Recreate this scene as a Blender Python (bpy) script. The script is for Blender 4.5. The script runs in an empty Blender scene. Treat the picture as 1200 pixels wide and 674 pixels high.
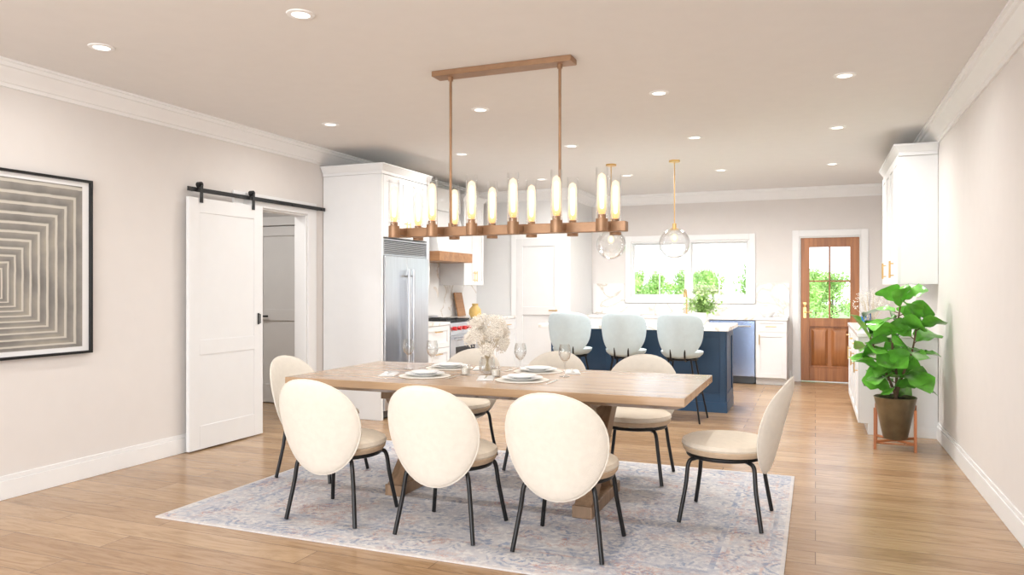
import bpy, bmesh, math, random
from mathutils import Vector, Matrix
random.seed(7)
scene=bpy.context.scene
col=scene.collection
try:
    scene.view_settings.view_transform='Standard'
except Exception: pass
pi=math.pi
H=2.74; XL=-4.72; XR=1.0; YB=11.4; YR=-3.0

# ------------------------------------------------------------ materials
def newmat(name):
    m=bpy.data.materials.new(name); m.use_nodes=True
    nt=m.node_tree; b=nt.nodes['Principled BSDF']
    return m,nt,b
def pmat(name,colr,rough=0.5,metal=0.0,var=0.04,scale=8.0,bump=0.0,bscale=60.0,emit=None,estr=0.0,coat=0.0,sheen=0.0,stretch=None):
    m,nt,b=newmat(name)
    tc=nt.nodes.new('ShaderNodeTexCoord'); mp=nt.nodes.new('ShaderNodeMapping')
    nt.links.new(tc.outputs['Object'],mp.inputs[0])
    if stretch: mp.inputs['Scale'].default_value=stretch
    n=nt.nodes.new('ShaderNodeTexNoise'); n.inputs['Scale'].default_value=scale; n.inputs['Detail'].default_value=4
    nt.links.new(mp.outputs[0],n.inputs['Vector'])
    r=nt.nodes.new('ShaderNodeValToRGB')
    c=colr
    r.color_ramp.elements[0].position=0.3; r.color_ramp.elements[1].position=0.7
    r.color_ramp.elements[0].color=(c[0]*(1-var),c[1]*(1-var),c[2]*(1-var),1)
    r.color_ramp.elements[1].color=(min(1,c[0]*(1+var)),min(1,c[1]*(1+var)),min(1,c[2]*(1+var)),1)
    nt.links.new(n.outputs['Fac'],r.inputs[0]); nt.links.new(r.outputs[0],b.inputs['Base Color'])
    b.inputs['Roughness'].default_value=rough; b.inputs['Metallic'].default_value=metal
    b.inputs['Coat Weight'].default_value=coat
    b.inputs['Sheen Weight'].default_value=sheen
    if bump>0:
        n2=nt.nodes.new('ShaderNodeTexNoise'); n2.inputs['Scale'].default_value=bscale; n2.inputs['Detail'].default_value=3
        nt.links.new(mp.outputs[0],n2.inputs['Vector'])
        bp=nt.nodes.new('ShaderNodeBump'); bp.inputs['Strength'].default_value=bump; bp.inputs['Distance'].default_value=0.01
        nt.links.new(n2.outputs['Fac'],bp.inputs['Height']); nt.links.new(bp.outputs[0],b.inputs['Normal'])
    if emit:
        b.inputs['Emission Color'].default_value=(*emit,1); b.inputs['Emission Strength'].default_value=estr
    return m
def glassmat(name,tint=(1,1,1),refl=0.12):
    m=bpy.data.materials.new(name); m.use_nodes=True; nt=m.node_tree
    nt.nodes.clear()
    o=nt.nodes.new('ShaderNodeOutputMaterial'); mx=nt.nodes.new('ShaderNodeMixShader')
    t=nt.nodes.new('ShaderNodeBsdfTransparent'); t.inputs[0].default_value=(*tint,1)
    g=nt.nodes.new('ShaderNodeBsdfGlossy'); g.inputs['Roughness'].default_value=0.03
    lw=nt.nodes.new('ShaderNodeLayerWeight'); lw.inputs[0].default_value=refl*2.2
    nt.links.new(lw.outputs['Facing'],mx.inputs[0]); nt.links.new(t.outputs[0],mx.inputs[1]); nt.links.new(g.outputs[0],mx.inputs[2])
    nt.links.new(mx.outputs[0],o.inputs[0]); return m
def glowmat(name,c0,c1,z0,z1,strength,mixf):
    # colour runs from c0 at local height z0 to c1 at z1
    m=bpy.data.materials.new(name); m.use_nodes=True; nt=m.node_tree; nt.nodes.clear()
    o=nt.nodes.new('ShaderNodeOutputMaterial'); mx=nt.nodes.new('ShaderNodeMixShader')
    t=nt.nodes.new('ShaderNodeBsdfTransparent'); e=nt.nodes.new('ShaderNodeEmission')
    tc=nt.nodes.new('ShaderNodeTexCoord'); sp=nt.nodes.new('ShaderNodeSeparateXYZ'); nt.links.new(tc.outputs['Object'],sp.inputs[0])
    mr=nt.nodes.new('ShaderNodeMapRange'); mr.inputs[1].default_value=z0; mr.inputs[2].default_value=z1; nt.links.new(sp.outputs[2],mr.inputs[0])
    r=nt.nodes.new('ShaderNodeValToRGB'); r.color_ramp.elements[0].color=(*c0,1); r.color_ramp.elements[1].color=(*c1,1)
    nt.links.new(mr.outputs[0],r.inputs[0]); nt.links.new(r.outputs[0],e.inputs[0]); e.inputs[1].default_value=strength
    mx.inputs[0].default_value=mixf
    nt.links.new(t.outputs[0],mx.inputs[1]); nt.links.new(e.outputs[0],mx.inputs[2]); nt.links.new(mx.outputs[0],o.inputs[0]); return m

M={}
M['wall']=pmat('wall_paint',(.725,.692,.668),.85,var=.01,bump=.03,bscale=200)
M['ceil']=pmat('ceiling_paint',(.745,.727,.712),.9,var=.01)
M['white']=pmat('white_trim',(.83,.83,.83),.45,var=.01)
M['cab']=pmat('cabinet_white',(.775,.78,.785),.42,var=.01)
M['pantry']=pmat('pantry_white',(.73,.73,.728),.6,var=.01)
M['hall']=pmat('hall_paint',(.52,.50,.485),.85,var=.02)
M['black']=pmat('black_metal',(.012,.012,.013),.35,.3,var=.1)
M['steel']=pmat('stainless_steel',(.62,.64,.68),.28,1.0,var=.06,scale=3,stretch=(40,40,1))
M['darksteel']=pmat('dark_steel',(.10,.11,.12),.35,.8)
M['dw']=pmat('dishwasher_steel',(.42,.52,.74),.25,.9,var=.08,scale=2)
M['brass']=pmat('brass',(.72,.48,.20),.3,1.0,var=.04)
M['copper']=pmat('antique_bronze',(.31,.178,.098),.42,.45,var=.14,scale=12)
M['cream']=pmat('cream_boucle',(.735,.685,.605),.95,var=.03,scale=30,bump=.25,bscale=260,sheen=.12)
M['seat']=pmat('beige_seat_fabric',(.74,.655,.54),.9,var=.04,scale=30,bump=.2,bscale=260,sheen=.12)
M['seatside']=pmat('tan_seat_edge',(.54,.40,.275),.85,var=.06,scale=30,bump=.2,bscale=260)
M['navy']=pmat('navy_paint',(.012,.055,.13),.4,var=.05)
M['ltblue']=pmat('pale_blue_upholstery',(.585,.69,.73),.7,var=.03,scale=20,bump=.1)
M['china']=pmat('white_china',(.86,.86,.85),.2,var=.01)
M['linen']=pmat('linen',(.76,.73,.67),.95,var=.05,scale=40,bump=.2,bscale=300)
M['silver']=pmat('silverware',(.8,.78,.74),.2,1.0)
M['petal']=pmat('cream_petals',(.88,.83,.75),.9,var=.08,scale=30)
M['stemdry']=pmat('dry_stem',(.62,.52,.36),.9)
M['leaf']=pmat('fig_leaf',(.14,.44,.05),.28,var=.4,scale=7,coat=.4)
M['leaf2']=pmat('herb_leaf',(.30,.48,.14),.6,var=.3,scale=20)
M['treeleaf']=pmat('tree_leaf',(.52,.70,.25),.7,var=.3,scale=1.2)
M['treered']=pmat('russet_leaf',(.55,.55,.30),.7,var=.3,scale=2)
M['bark']=pmat('bark',(.16,.10,.06),.9,var=.3,scale=20,bump=.4)
M['soil']=pmat('soil',(.05,.035,.025),1,var=.4,scale=60,bump=.5)
M['potbronze']=pmat('bronze_pot',(.21,.17,.105),.33,.6,var=.3,scale=6)
M['standwood']=pmat('walnut_stand',(.44,.16,.06),.4,var=.2,scale=6,stretch=(1,1,.2))
M['lawn']=pmat('grass_lawn',(.42,.58,.22),.95,var=.25,scale=1.5)
M['blueglz']=pmat('blue_glaze',(.01,.14,.42),.15,var=.15,scale=6,coat=.5)
M['ochre']=pmat('ochre_ceramic',(.62,.42,.14),.4,var=.15)
M['red']=pmat('red_knob',(.55,.02,.02),.3)
M['rubber']=pmat('iron_grate',(.02,.02,.02),.6)
M['glass']=glassmat('clear_glass',(.98,.99,.99),.04)
M['glass2']=glassmat('fixture_glass',(.988,.988,.985),.13)
M['glassg']=glassmat('globe_glass',(.975,.975,.97),.19)
M['glass3']=glassmat('drinking_glass',(.97,.975,.975),.12)
M['bulb']=glowmat('amber_bulb',(1,.46,.15),(1,.76,.48),-.98,-.87,1.9,.66)
M['filament']=glowmat('bulb_core',(1,.82,.55),(1,.93,.78),-.98,-.86,8,1.0)
M['spot']=pmat('downlight_lens',(1,1,1),.5,emit=(1,.97,.92),estr=2)
M['concrete']=pmat('patio_stone',(.6,.58,.55),.9,var=.1)

def wood(name,c1,c2,rough=.35,axis='X',scale=3.0,bump=.05):
    m,nt,b=newmat(name)
    tc=nt.nodes.new('ShaderNodeTexCoord'); mp=nt.nodes.new('ShaderNodeMapping')
    s={'X':(.25,4,4),'Y':(4,.25,4),'Z':(4,4,.25)}[axis]; mp.inputs['Scale'].default_value=s
    nt.links.new(tc.outputs['Object'],mp.inputs[0])
    n=nt.nodes.new('ShaderNodeTexNoise'); n.inputs['Scale'].default_value=scale; n.inputs['Detail'].default_value=9; n.inputs['Roughness'].default_value=.62; n.inputs['Distortion'].default_value=.9
    nt.links.new(mp.outputs[0],n.inputs['Vector'])
    r=nt.nodes.new('ShaderNodeValToRGB'); r.color_ramp.elements[0].position=.33; r.color_ramp.elements[1].position=.66
    r.color_ramp.elements[0].color=(*c1,1); r.color_ramp.elements[1].color=(*c2,1)
    nt.links.new(n.outputs['Fac'],r.inputs[0]); nt.links.new(r.outputs[0],b.inputs['Base Color'])
    b.inputs['Roughness'].default_value=rough
    bp=nt.nodes.new('ShaderNodeBump'); bp.inputs['Strength'].default_value=bump; nt.links.new(n.outputs['Fac'],bp.inputs['Height']); nt.links.new(bp.outputs[0],b.inputs['Normal'])
    return m
M['tablewood']=wood('table_oak',(.35,.22,.125),(.52,.36,.225),.17,'X',bump=.02)
M['basewood']=wood('table_base_oak',(.17,.105,.06),(.32,.205,.125),.45,'Z')
M['doorwood']=wood('stained_door_wood',(.25,.09,.028),(.46,.185,.065),.35,'Z')
M['hoodwood']=wood('hood_wood',(.30,.14,.06),(.46,.24,.11),.4,'Y')

def floormat():
    m,nt,b=newmat('oak_planks'); L=nt.links.new; N=nt.nodes.new
    tc=N('ShaderNodeTexCoord')
    br=N('ShaderNodeTexBrick'); br.inputs['Scale'].default_value=1.0
    br.inputs['Brick Width'].default_value=1.7; br.inputs['Row Height'].default_value=.185
    br.inputs['Mortar Size'].default_value=.0025; br.inputs['Mortar Smooth'].default_value=.3
    br.offset=.37; br.offset_frequency=2; br.squash=1
    br.inputs['Color1'].default_value=(0,0,0,1); br.inputs['Color2'].default_value=(1,1,1,1); br.inputs['Mortar'].default_value=(.5,.5,.5,1)
    br.inputs['Bias'].default_value=0
    L(tc.outputs['Object'],br.inputs['Vector'])
    rp=N('ShaderNodeValToRGB'); rp.color_ramp.elements[0].color=(.375,.235,.130,1); rp.color_ramp.elements[1].color=(.50,.338,.198,1)
    L(br.outputs['Color'],rp.inputs[0])
    mp=N('ShaderNodeMapping'); mp.inputs['Scale'].default_value=(.9,6,1); L(tc.outputs['Object'],mp.inputs[0])
    ad=N('ShaderNodeVectorMath'); ad.operation='ADD'; L(mp.outputs[0],ad.inputs[0])
    sc=N('ShaderNodeVectorMath'); sc.operation='SCALE'; sc.inputs['Scale'].default_value=7.0; L(br.outputs['Color'],sc.inputs[0]); L(sc.outputs[0],ad.inputs[1])
    n=N('ShaderNodeTexNoise'); n.inputs['Scale'].default_value=2.2; n.inputs['Detail'].default_value=10; n.inputs['Roughness'].default_value=.68; n.inputs['Distortion'].default_value=2.2
    L(ad.outputs[0],n.inputs['Vector'])
    r2=N('ShaderNodeValToRGB'); r2.color_ramp.elements[0].position=.36; r2.color_ramp.elements[1].position=.60
    r2.color_ramp.elements[0].color=(.72,.68,.63,1); r2.color_ramp.elements[1].color=(1.0,1.0,1.0,1)
    L(n.outputs['Fac'],r2.inputs[0])
    mx=N('ShaderNodeMix'); mx.data_type='RGBA'; mx.blend_type='MULTIPLY'; mx.inputs[0].default_value=1
    L(rp.outputs[0],mx.inputs[6]); L(r2.outputs[0],mx.inputs[7])
    mx2=N('ShaderNodeMix'); mx2.data_type='RGBA'; L(br.outputs['Fac'],mx2.inputs[0]); L(mx.outputs[2],mx2.inputs[6]); mx2.inputs[7].default_value=(.18,.11,.065,1)
    L(mx2.outputs[2],b.inputs['Base Color']); b.inputs['Roughness'].default_value=.23
    bp=N('ShaderNodeBump'); bp.inputs['Strength'].default_value=.25; bp.inputs['Distance'].default_value=.002; bp.invert=True
    L(br.outputs['Fac'],bp.inputs['Height']); L(bp.outputs[0],b.inputs['Normal'])
    return m
M['floor']=floormat()
def marble():
    m,nt,b=newmat('veined_marble'); L=nt.links.new; N=nt.nodes.new
    tc=N('ShaderNodeTexCoord'); n=N('ShaderNodeTexNoise'); n.inputs['Scale'].default_value=1.4; n.inputs['Detail'].default_value=6; n.inputs['Distortion'].default_value=1.3
    L(tc.outputs['Object'],n.inputs['Vector'])
    r=N('ShaderNodeValToRGB'); e=r.color_ramp.elements
    e[0].position=.47; e[0].color=(.80,.79,.78,1); e[1].position=.53; e[1].color=(.80,.79,.78,1)
    x=e.new(.488); x.color=(.72,.66,.59,1); y=e.new(.50); y.color=(.56,.50,.43,1); z=e.new(.513); z.color=(.76,.73,.70,1)
    L(n.outputs['Fac'],r.inputs[0]); L(r.outputs[0],b.inputs['Base Color']); b.inputs['Roughness'].default_value=.2
    return m
M['marble']=marble()
def rugmat(w,h):
    m,nt,b=newmat('faded_rug'); L=nt.links.new; N=nt.nodes.new
    tc=N('ShaderNodeTexCoord'); sep=N('ShaderNodeSeparateXYZ'); L(tc.outputs['Object'],sep.inputs[0])
    def math_(op,a,b_=None,v=None):
        q=N('ShaderNodeMath'); q.operation=op; L(a,q.inputs[0])
        if b_ is not None: L(b_,q.inputs[1])
        elif v is not None: q.inputs[1].default_value=v
        return q.outputs[0]
    ax=math_('ABSOLUTE',sep.outputs[0]); ay=math_('ABSOLUTE',sep.outputs[1])
    ex=math_('MULTIPLY',math_('SUBTRACT',ax,v=w/2),v=-1); ey=math_('MULTIPLY',math_('SUBTRACT',ay,v=h/2),v=-1)
    ed=math_('MINIMUM',ex,ey)
    def mixc(f,a,bc):
        q=N('ShaderNodeMix'); q.data_type='RGBA'; L(f,q.inputs[0])
        if isinstance(a,tuple): q.inputs[6].default_value=(*a,1)
        else: L(a,q.inputs[6])
        q.inputs[7].default_value=(*bc,1); return q.outputs[2]
    def noise(s,d=6,dist=0):
        q=N('ShaderNodeTexNoise'); q.inputs['Scale'].default_value=s; q.inputs['Detail'].default_value=d; q.inputs['Distortion'].default_value=dist; q.inputs['Roughness'].default_value=.70
        L(tc.outputs['Object'],q.inputs['Vector']); return q.outputs['Fac']
    def ramp(f,p0,p1,amt=1.0):
        q=N('ShaderNodeMapRange'); L(f,q.inputs[0]); q.inputs[1].default_value=p0; q.inputs[2].default_value=p1; q.inputs[4].default_value=amt; return q.outputs[0]
    vo=N('ShaderNodeTexVoronoi'); vo.inputs['Scale'].default_value=5; vo.feature='F1'; vo.inputs['Randomness'].default_value=.9; L(tc.outputs['Object'],vo.inputs['Vector'])
    wv=math_('SINE',math_('ADD',math_('MULTIPLY',vo.outputs['Distance'],v=34),math_('MULTIPLY',noise(12,7),v=20)))
    base=mixc(ramp(noise(3),.35,.65),(.51,.51,.545),(.62,.595,.575))
    blue=math_('MULTIPLY',ramp(wv,-.2,.6),ramp(noise(6,10),.43,.57,.8))
    c=mixc(blue,base,(.20,.26,.39))
    rust=math_('MULTIPLY',ramp(math_('SINE',math_('MULTIPLY',noise(11,6,1.0),v=60)),.1,.8),ramp(noise(3.6,9,.5),.51,.61,.8))
    c=mixc(rust,c,(.54,.23,.14))
    wn=ramp(noise(28,8),.50,.59,.85); c=mixc(wn,c,(.70,.68,.66))
    bn=math_('MULTIPLY',ramp(noise(1.4,3),.46,.58,.5),ramp(noise(46,4),.45,.57)); c=mixc(bn,c,(.24,.29,.42))
    for p,wd,cc,am in ((.32,.014,(.24,.29,.42),.75),(.27,.009,(.50,.28,.23),.6),(.07,.012,(.30,.34,.44),.7),(.10,.007,(.58,.38,.32),.5)):
        dd=math_('ABSOLUTE',math_('SUBTRACT',ed,v=p)); q=math_('LESS_THAN',dd,v=wd); f=math_('MULTIPLY',q,ramp(noise(14),.45,.62,am)); c=mixc(f,c,cc)
    q=math_('LESS_THAN',ed,v=.02); c=mixc(math_('MULTIPLY',q,v=.7),c,(.64,.60,.57))
    L(c,b.inputs['Base Color']); b.inputs['Roughness'].default_value=1
    bp=N('ShaderNodeBump'); bp.inputs['Strength'].default_value=.3; bp.inputs['Distance'].default_value=.004; L(noise(220,2),bp.inputs['Height']); L(bp.outputs[0],b.inputs['Normal'])
    return m
def artmat():
    m,nt,b=newmat('art_print'); L=nt.links.new; N=nt.nodes.new
    tc=N('ShaderNodeTexCoord'); sep=N('ShaderNodeSeparateXYZ'); L(tc.outputs['Object'],sep.inputs[0])
    def mt(op,a,b_=None,v=None):
        q=N('ShaderNodeMath'); q.operation=op
        L(a,q.inputs[0])
        if b_ is not None: L(b_,q.inputs[1])
        elif v is not None: q.inputs[1].default_value=v
        return q.outputs[0]
    def noise(s,d=5):
        q=N('ShaderNodeTexNoise'); q.inputs['Scale'].default_value=s; q.inputs['Detail'].default_value=d; L(tc.outputs['Object'],q.inputs['Vector']); return q.outputs['Fac']
    # nested right-angled bands receding to a point near the middle of the sheet
    a=mt('ABSOLUTE',mt('ADD',sep.outputs[1],v=.14)); bz=mt('ADD',sep.outputs[2],v=.14)
    up=mt('MULTIPLY',bz,v=1.02); dn=mt('MULTIPLY',bz,v=-1.6)
    d=mt('MAXIMUM',a,mt('MAXIMUM',up,dn))
    d2=mt('ADD',d,mt('MULTIPLY',noise(9),v=.010))
    f=mt('FRACT',mt('MULTIPLY',mt('POWER',mt('MAXIMUM',d2,v=.01),v=.62),v=19.0))
    mr=N('ShaderNodeMapRange'); L(f,mr.inputs[0]); mr.inputs[1].default_value=.18; mr.inputs[2].default_value=.30
    gt=mt('MULTIPLY',mr.outputs[0],mt('LESS_THAN',f,v=.97)); gt=mt('MULTIPLY',gt,v=.86)
    r=N('ShaderNodeValToRGB'); e=r.color_ramp.elements
    e[0].position=.30; e[0].color=(.085,.08,.077,1); e[1].position=.78; e[1].color=(.36,.325,.26,1); x=e.new(.52); x.color=(.19,.18,.17,1)
    tone=mt('ADD',mt('MULTIPLY',noise(5,8),v=.70),mt('MULTIPLY',f,v=.28))
    L(tone,r.inputs[0])
    mx=N('ShaderNodeMix'); mx.data_type='RGBA'; L(gt,mx.inputs[0]); mx.inputs[6].default_value=(.55,.52,.46,1); L(r.outputs[0],mx.inputs[7])
    L(mx.outputs[2],b.inputs['Base Color']); b.inputs['Roughness'].default_value=.6
    return m

# ------------------------------------------------------------ mesh builder
class MB:
    def __init__(s): s.v=[];s.f=[];s.m=[]
    def add(s,vs,fs,mat=0):
        o=len(s.v); s.v+= [tuple(p) for p in vs]
        for f in fs: s.f.append([i+o for i in f]); s.m.append(mat)
        return s
    def box(s,x0,x1,y0,y1,z0,z1,mat=0):
        vs=[(x0,y0,z0),(x1,y0,z0),(x1,y1,z0),(x0,y1,z0),(x0,y0,z1),(x1,y0,z1),(x1,y1,z1),(x0,y1,z1)]
        return s.add(vs,[(0,3,2,1),(4,5,6,7),(0,1,5,4),(1,2,6,5),(2,3,7,6),(3,0,4,7)],mat)
    def hexa(s,b,t,mat=0):
        return s.add(list(b)+list(t),[(0,3,2,1),(4,5,6,7),(0,1,5,4),(1,2,6,5),(2,3,7,6),(3,0,4,7)],mat)
    def tube(s,pts,r,seg=10,mat=0,closed=False,caps=True):
        P=[Vector(p) for p in pts]; n=len(P); R=r if isinstance(r,(list,tuple)) else [r]*n
        T=[]
        for i in range(n):
            if closed: t=P[(i+1)%n]-P[i-1]
            else: t=P[min(i+1,n-1)]-P[max(i-1,0)]
            T.append(t.normalized())
        a=Vector((0,0,1)) if abs(T[0].z)<.9 else Vector((1,0,0))
        u=T[0].cross(a).normalized(); vs=[]
        for i in range(n):
            u=(u-T[i]*u.dot(T[i])).normalized(); w=T[i].cross(u)
            for k in range(seg):
                an=2*pi*k/seg; vs.append(P[i]+(u*math.cos(an)+w*math.sin(an))*R[i])
        fs=[]
        for i in range(n if closed else n-1):
            j=(i+1)%n
            for k in range(seg):
                k2=(k+1)%seg; fs.append((i*seg+k,i*seg+k2,j*seg+k2,j*seg+k))
        if not closed and caps:
            fs.append(tuple(range(seg))[::-1]); fs.append(tuple((n-1)*seg+k for k in range(seg)))
        return s.add(vs,fs,mat)
    def lathe(s,prof,seg=32,c=(0,0,0),mat=0,sx=1,sy=1,mats=None):
        vs=[];idx=[]
        for (r,z) in prof:
            if r<1e-6: idx.append([len(vs)]); vs.append((c[0],c[1],c[2]+z))
            else:
                row=[]
                for k in range(seg):
                    a=2*pi*k/seg; row.append(len(vs)); vs.append((c[0]+r*sx*math.cos(a),c[1]+r*sy*math.sin(a),c[2]+z))
                idx.append(row)
        o=len(s.v); s.v+=vs
        for i in range(len(idx)-1):
            A,B=idx[i],idx[i+1]; mt=mats[i] if mats else mat
            for k in range(seg):
                k2=(k+1)%seg
                if len(A)==1 and len(B)==1: break
                if len(A)==1: f=(A[0],B[k],B[k2])
                elif len(B)==1: f=(A[k],A[k2],B[0])
                else: f=(A[k],A[k2],B[k2],B[k])
                s.f.append([q+o for q in f]); s.m.append(mt)
        return s
    def cyl(s,c,r,z0,z1,seg=24,mat=0,r1=None):
        r1=r if r1 is None else r1
        return s.lathe([(0,z0),(r,z0),(r1,z1),(0,z1)],seg,(c[0],c[1],0),mat)
    def sphere(s,c,r,seg=16,rings=10,mat=0,sz=1):
        return s.lathe([(r*math.sin(pi*i/rings) if 0<i<rings else 0,-r*sz*math.cos(pi*i/rings)) for i in range(rings+1)],seg,c,mat)
    def octa(s,c,r,mat=0):
        x,y,z=c
        return s.add([(x+r,y,z),(x-r,y,z),(x,y+r,z),(x,y-r,z),(x,y,z+r),(x,y,z-r)],[(0,2,4),(2,1,4),(1,3,4),(3,0,4),(2,0,5),(1,2,5),(3,1,5),(0,3,5)],mat)
    def frame(s,a0,a1,z0,z1,d0,d1,fs,ft,fb,mids=(),swap=False):
        def bx(p,q,z,w):
            if swap: s.box(d0,d1,p,q,z,w)
            else: s.box(p,q,d0,d1,z,w)
        bx(a0,a0+fs,z0,z1); bx(a1-fs,a1,z0,z1); bx(a0+fs,a1-fs,z1-ft,z1); bx(a0+fs,a1-fs,z0,z0+fb)
        for (p,q) in mids: bx(a0+fs,a1-fs,p,q)
        return s
    def obj(s,name,mats,parent=None,bevel=0,loc=None,sub=0,recalc=True,smooth=True,**props):
        me=bpy.data.meshes.new(name); me.from_pydata(s.v,[],s.f)
        if not isinstance(mats,(list,tuple)): mats=[mats]
        for m in mats: me.materials.append(M[m] if isinstance(m,str) else m)
        for p,mi in zip(me.polygons,s.m): p.material_index=mi
        if recalc:
            bm=bmesh.new(); bm.from_mesh(me); bmesh.ops.recalc_face_normals(bm,faces=bm.faces); bm.to_mesh(me); bm.free()
        if smooth:
            me.shade_smooth()
            me.set_sharp_from_angle(angle=math.radians(38))
        me.update()
        o=bpy.data.objects.new(name,me); col.objects.link(o)
        if parent: o.parent=parent
        if loc: o.location=loc
        if bevel>0:
            bv=o.modifiers.new('bevel','BEVEL'); bv.width=bevel; bv.segments=2; bv.limit_method='ANGLE'; bv.angle_limit=math.radians(50)
        for k,v in props.items(): o[k]=v
        return o
def thing(name,label,category,loc=(0,0,0),rot=0,group=None):
    e=bpy.data.objects.new(name,None); e.empty_display_size=.1; col.objects.link(e)
    e.location=loc; e.rotation_euler=(0,0,rot); e['label']=label; e['category']=category
    if group: e['group']=group
    return e
def copy_thing(root,loc,rot=None,label=None,scale=None):
    orig=set(); st=[root]
    while st:
        q=st.pop(); orig.add(q.name); st+=list(q.children)
    def rec(o,par):
        c=o.copy(); col.objects.link(c)
        if par is not None: c.parent=par
        for ch in list(o.children):
            if ch.name in orig: rec(ch,c)
        return c
    c=rec(root,None); c.location=loc
    if rot is not None: c.rotation_euler=(0,0,rot)
    if label: c['label']=label
    if scale: c.scale=(scale,)*3
    return c
def smoothpath(pts,n=8):
    P=[Vector(p) for p in pts]; out=[]
    for i in range(len(P)-1):
        p0=P[max(i-1,0)];p1=P[i];p2=P[i+1];p3=P[min(i+2,len(P)-1)]
        for k in range(n):
            t=k/n
            out.append(.5*((2*p1)+(-p0+p2)*t+(2*p0-5*p1+4*p2-p3)*t*t+(-p0+3*p1-3*p2+p3)*t**3))
    out.append(P[-1]); return out
def struct(mb,name,mats,**k):
    o=mb.obj(name,mats,**k); o['kind']='structure'; return o

# ------------------------------------------------------------ room shell
struct(MB().box(-6.9,XR+.14,YR-.14,YB+.14,-.12,0),'floor','floor')
struct(MB().box(-6.9,XR+.14,YR-.14,YB+.14,H,H+.12),'ceiling','ceil')
T=.14
oy0,oy1,oz=5.28,6.20,2.06
struct(MB().box(XL-T,XL,YR,oy0,0,H).box(XL-T,XL,oy1,YB+T,0,H).box(XL-T,XL,oy0,oy1,oz,H),'wall_left','wall')
struct(MB().box(XR,XR+T,YR,YB+T,0,H),'wall_right','wall')
wx0,wx1,wz0,wz1=-2.63,-.89,1.18,2.03
dx0,dx1,dz=-.215,.585,2.05
b=MB()
b.box(XL,wx0,YB,YB+T,0,H).box(wx0,wx1,YB,YB+T,0,wz0).box(wx0,wx1,YB,YB+T,wz1,H).box(wx1,dx0,YB,YB+T,0,H).box(dx0,dx1,YB,YB+T,dz,H).box(dx1,XR,YB,YB+T,0,H)
struct(b,'wall_back','wall')
b=MB(); b.box(XL,-4.2,YR-T,YR,0,H).box(.5,XR,YR-T,YR,0,H).box(-4.2,.5,YR-T,YR,2.5,H).box(-4.2,.5,YR-T,YR,0,.15)
struct(b,'wall_front','wall')
px,py=-3.25,10.26
pdx0,pdx1=-4.07,-3.38
struct(MB().box(XL,px,py,YB,0,H),'wall_pantry','pantry')
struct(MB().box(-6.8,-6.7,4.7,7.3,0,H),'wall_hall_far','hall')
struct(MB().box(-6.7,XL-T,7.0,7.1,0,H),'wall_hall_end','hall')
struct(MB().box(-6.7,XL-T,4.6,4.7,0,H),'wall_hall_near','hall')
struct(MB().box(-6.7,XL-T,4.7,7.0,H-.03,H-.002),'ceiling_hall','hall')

prof=[(0,-.15),(.014,-.15),(.018,-.128),(.03,-.124),(.045,-.095),(.075,-.067),(.085,-.045),(.10,-.04),(.105,-.018),(.12,-.014),(.12,0),(0,0)]
tn=[0]
def crown(p0,p1,out,z=H,sc=1.0,mat='white'):
    p0=Vector(p0);p1=Vector(p1);o=Vector(out); vs=[]
    for p in (p0,p1):
        for (a,zz) in prof: vs.append((p.x+o.x*a*sc,p.y+o.y*a*sc,z+zz*sc))
    n=len(prof); fs=[(i,(i+1)%n,n+(i+1)%n,n+i) for i in range(n)]+[tuple(range(n)),tuple(range(2*n-1,n-1,-1))]
    tn[0]+=1; return struct(MB().add(vs,fs),'trim_%d'%tn[0],mat)
crown((XL,YR),(XL,py),(1,0)); crown((XR,YR),(XR,YB),(-1,0)); crown((px,YB),(XR,YB),(0,-1))
crown((XL,py),(px+.12,py),(0,-1)); crown((px,py),(px,YB),(1,0))
def base(name,x0,x1,y0,y1,out):
    b=MB()
    if out[0]!=0:
        s=out[0]; X=x0
        b.box(min(X,X+s*.016),max(X,X+s*.016),y0,y1,0,.12).box(min(X,X+s*.010),max(X,X+s*.010),y0,y1,.12,.15)
    else:
        s=out[1]; Y=y0
        b.box(x0,x1,min(Y,Y+s*.016),max(Y,Y+s*.016),0,.12).box(x0,x1,min(Y,Y+s*.010),max(Y,Y+s*.010),.12,.15)
    struct(b,name,'white',bevel=.003)
base('baseboard_left',XL,XL,YR,5.16,(1,0)); base('baseboard_right',XR,XR,YR,7.48,(-1,0))
base('baseboard_back',-.34,dx0-.10,YB,YB,(0,-1)); base('baseboard_back_corner',dx1+.10,XR,YB,YB,(0,-1))
base('baseboard_pantry',px,px,py+.02,10.76,(1,0))

def trim(b,bev=.004):
    tn[0]+=1; return struct(b,'trim_%d'%tn[0],'white',bevel=bev)
b=MB(); e=.022
b.box(XL,XL+e,oy1,oy1+.13,0,oz+.12).box(XL,XL+e,oy0-.12,oy0,0,oz+.12).box(XL,XL+e,oy0,oy1,oz,oz+.12)
b.box(XL-T,XL,oy1-.015,oy1,0,oz-.015).box(XL-T,XL,oy0,oy0+.015,0,oz-.015).box(XL-T,XL,oy0,oy1,oz-.015,oz)
trim(b)
b=MB(); b.box(dx0-.09,dx0,YB-e,YB,0,dz+.09).box(dx1,dx1+.09,YB-e,YB,0,dz+.09).box(dx0,dx1,YB-e,YB,dz,dz+.09)
b.box(dx0-.001,dx0+.02,YB,YB+T,0,dz-.02).box(dx1-.02,dx1,YB,YB+T,0,dz-.02).box(dx0,dx1,YB,YB+T,dz-.02,dz)
trim(b)
b=MB(); b.box(pdx0-.08,pdx0,py-e,py,0,2.12).box(pdx1,pdx1+.08,py-e,py,0,2.12).box(pdx0,pdx1,py-e,py,2.04,2.12); trim(b)
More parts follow.
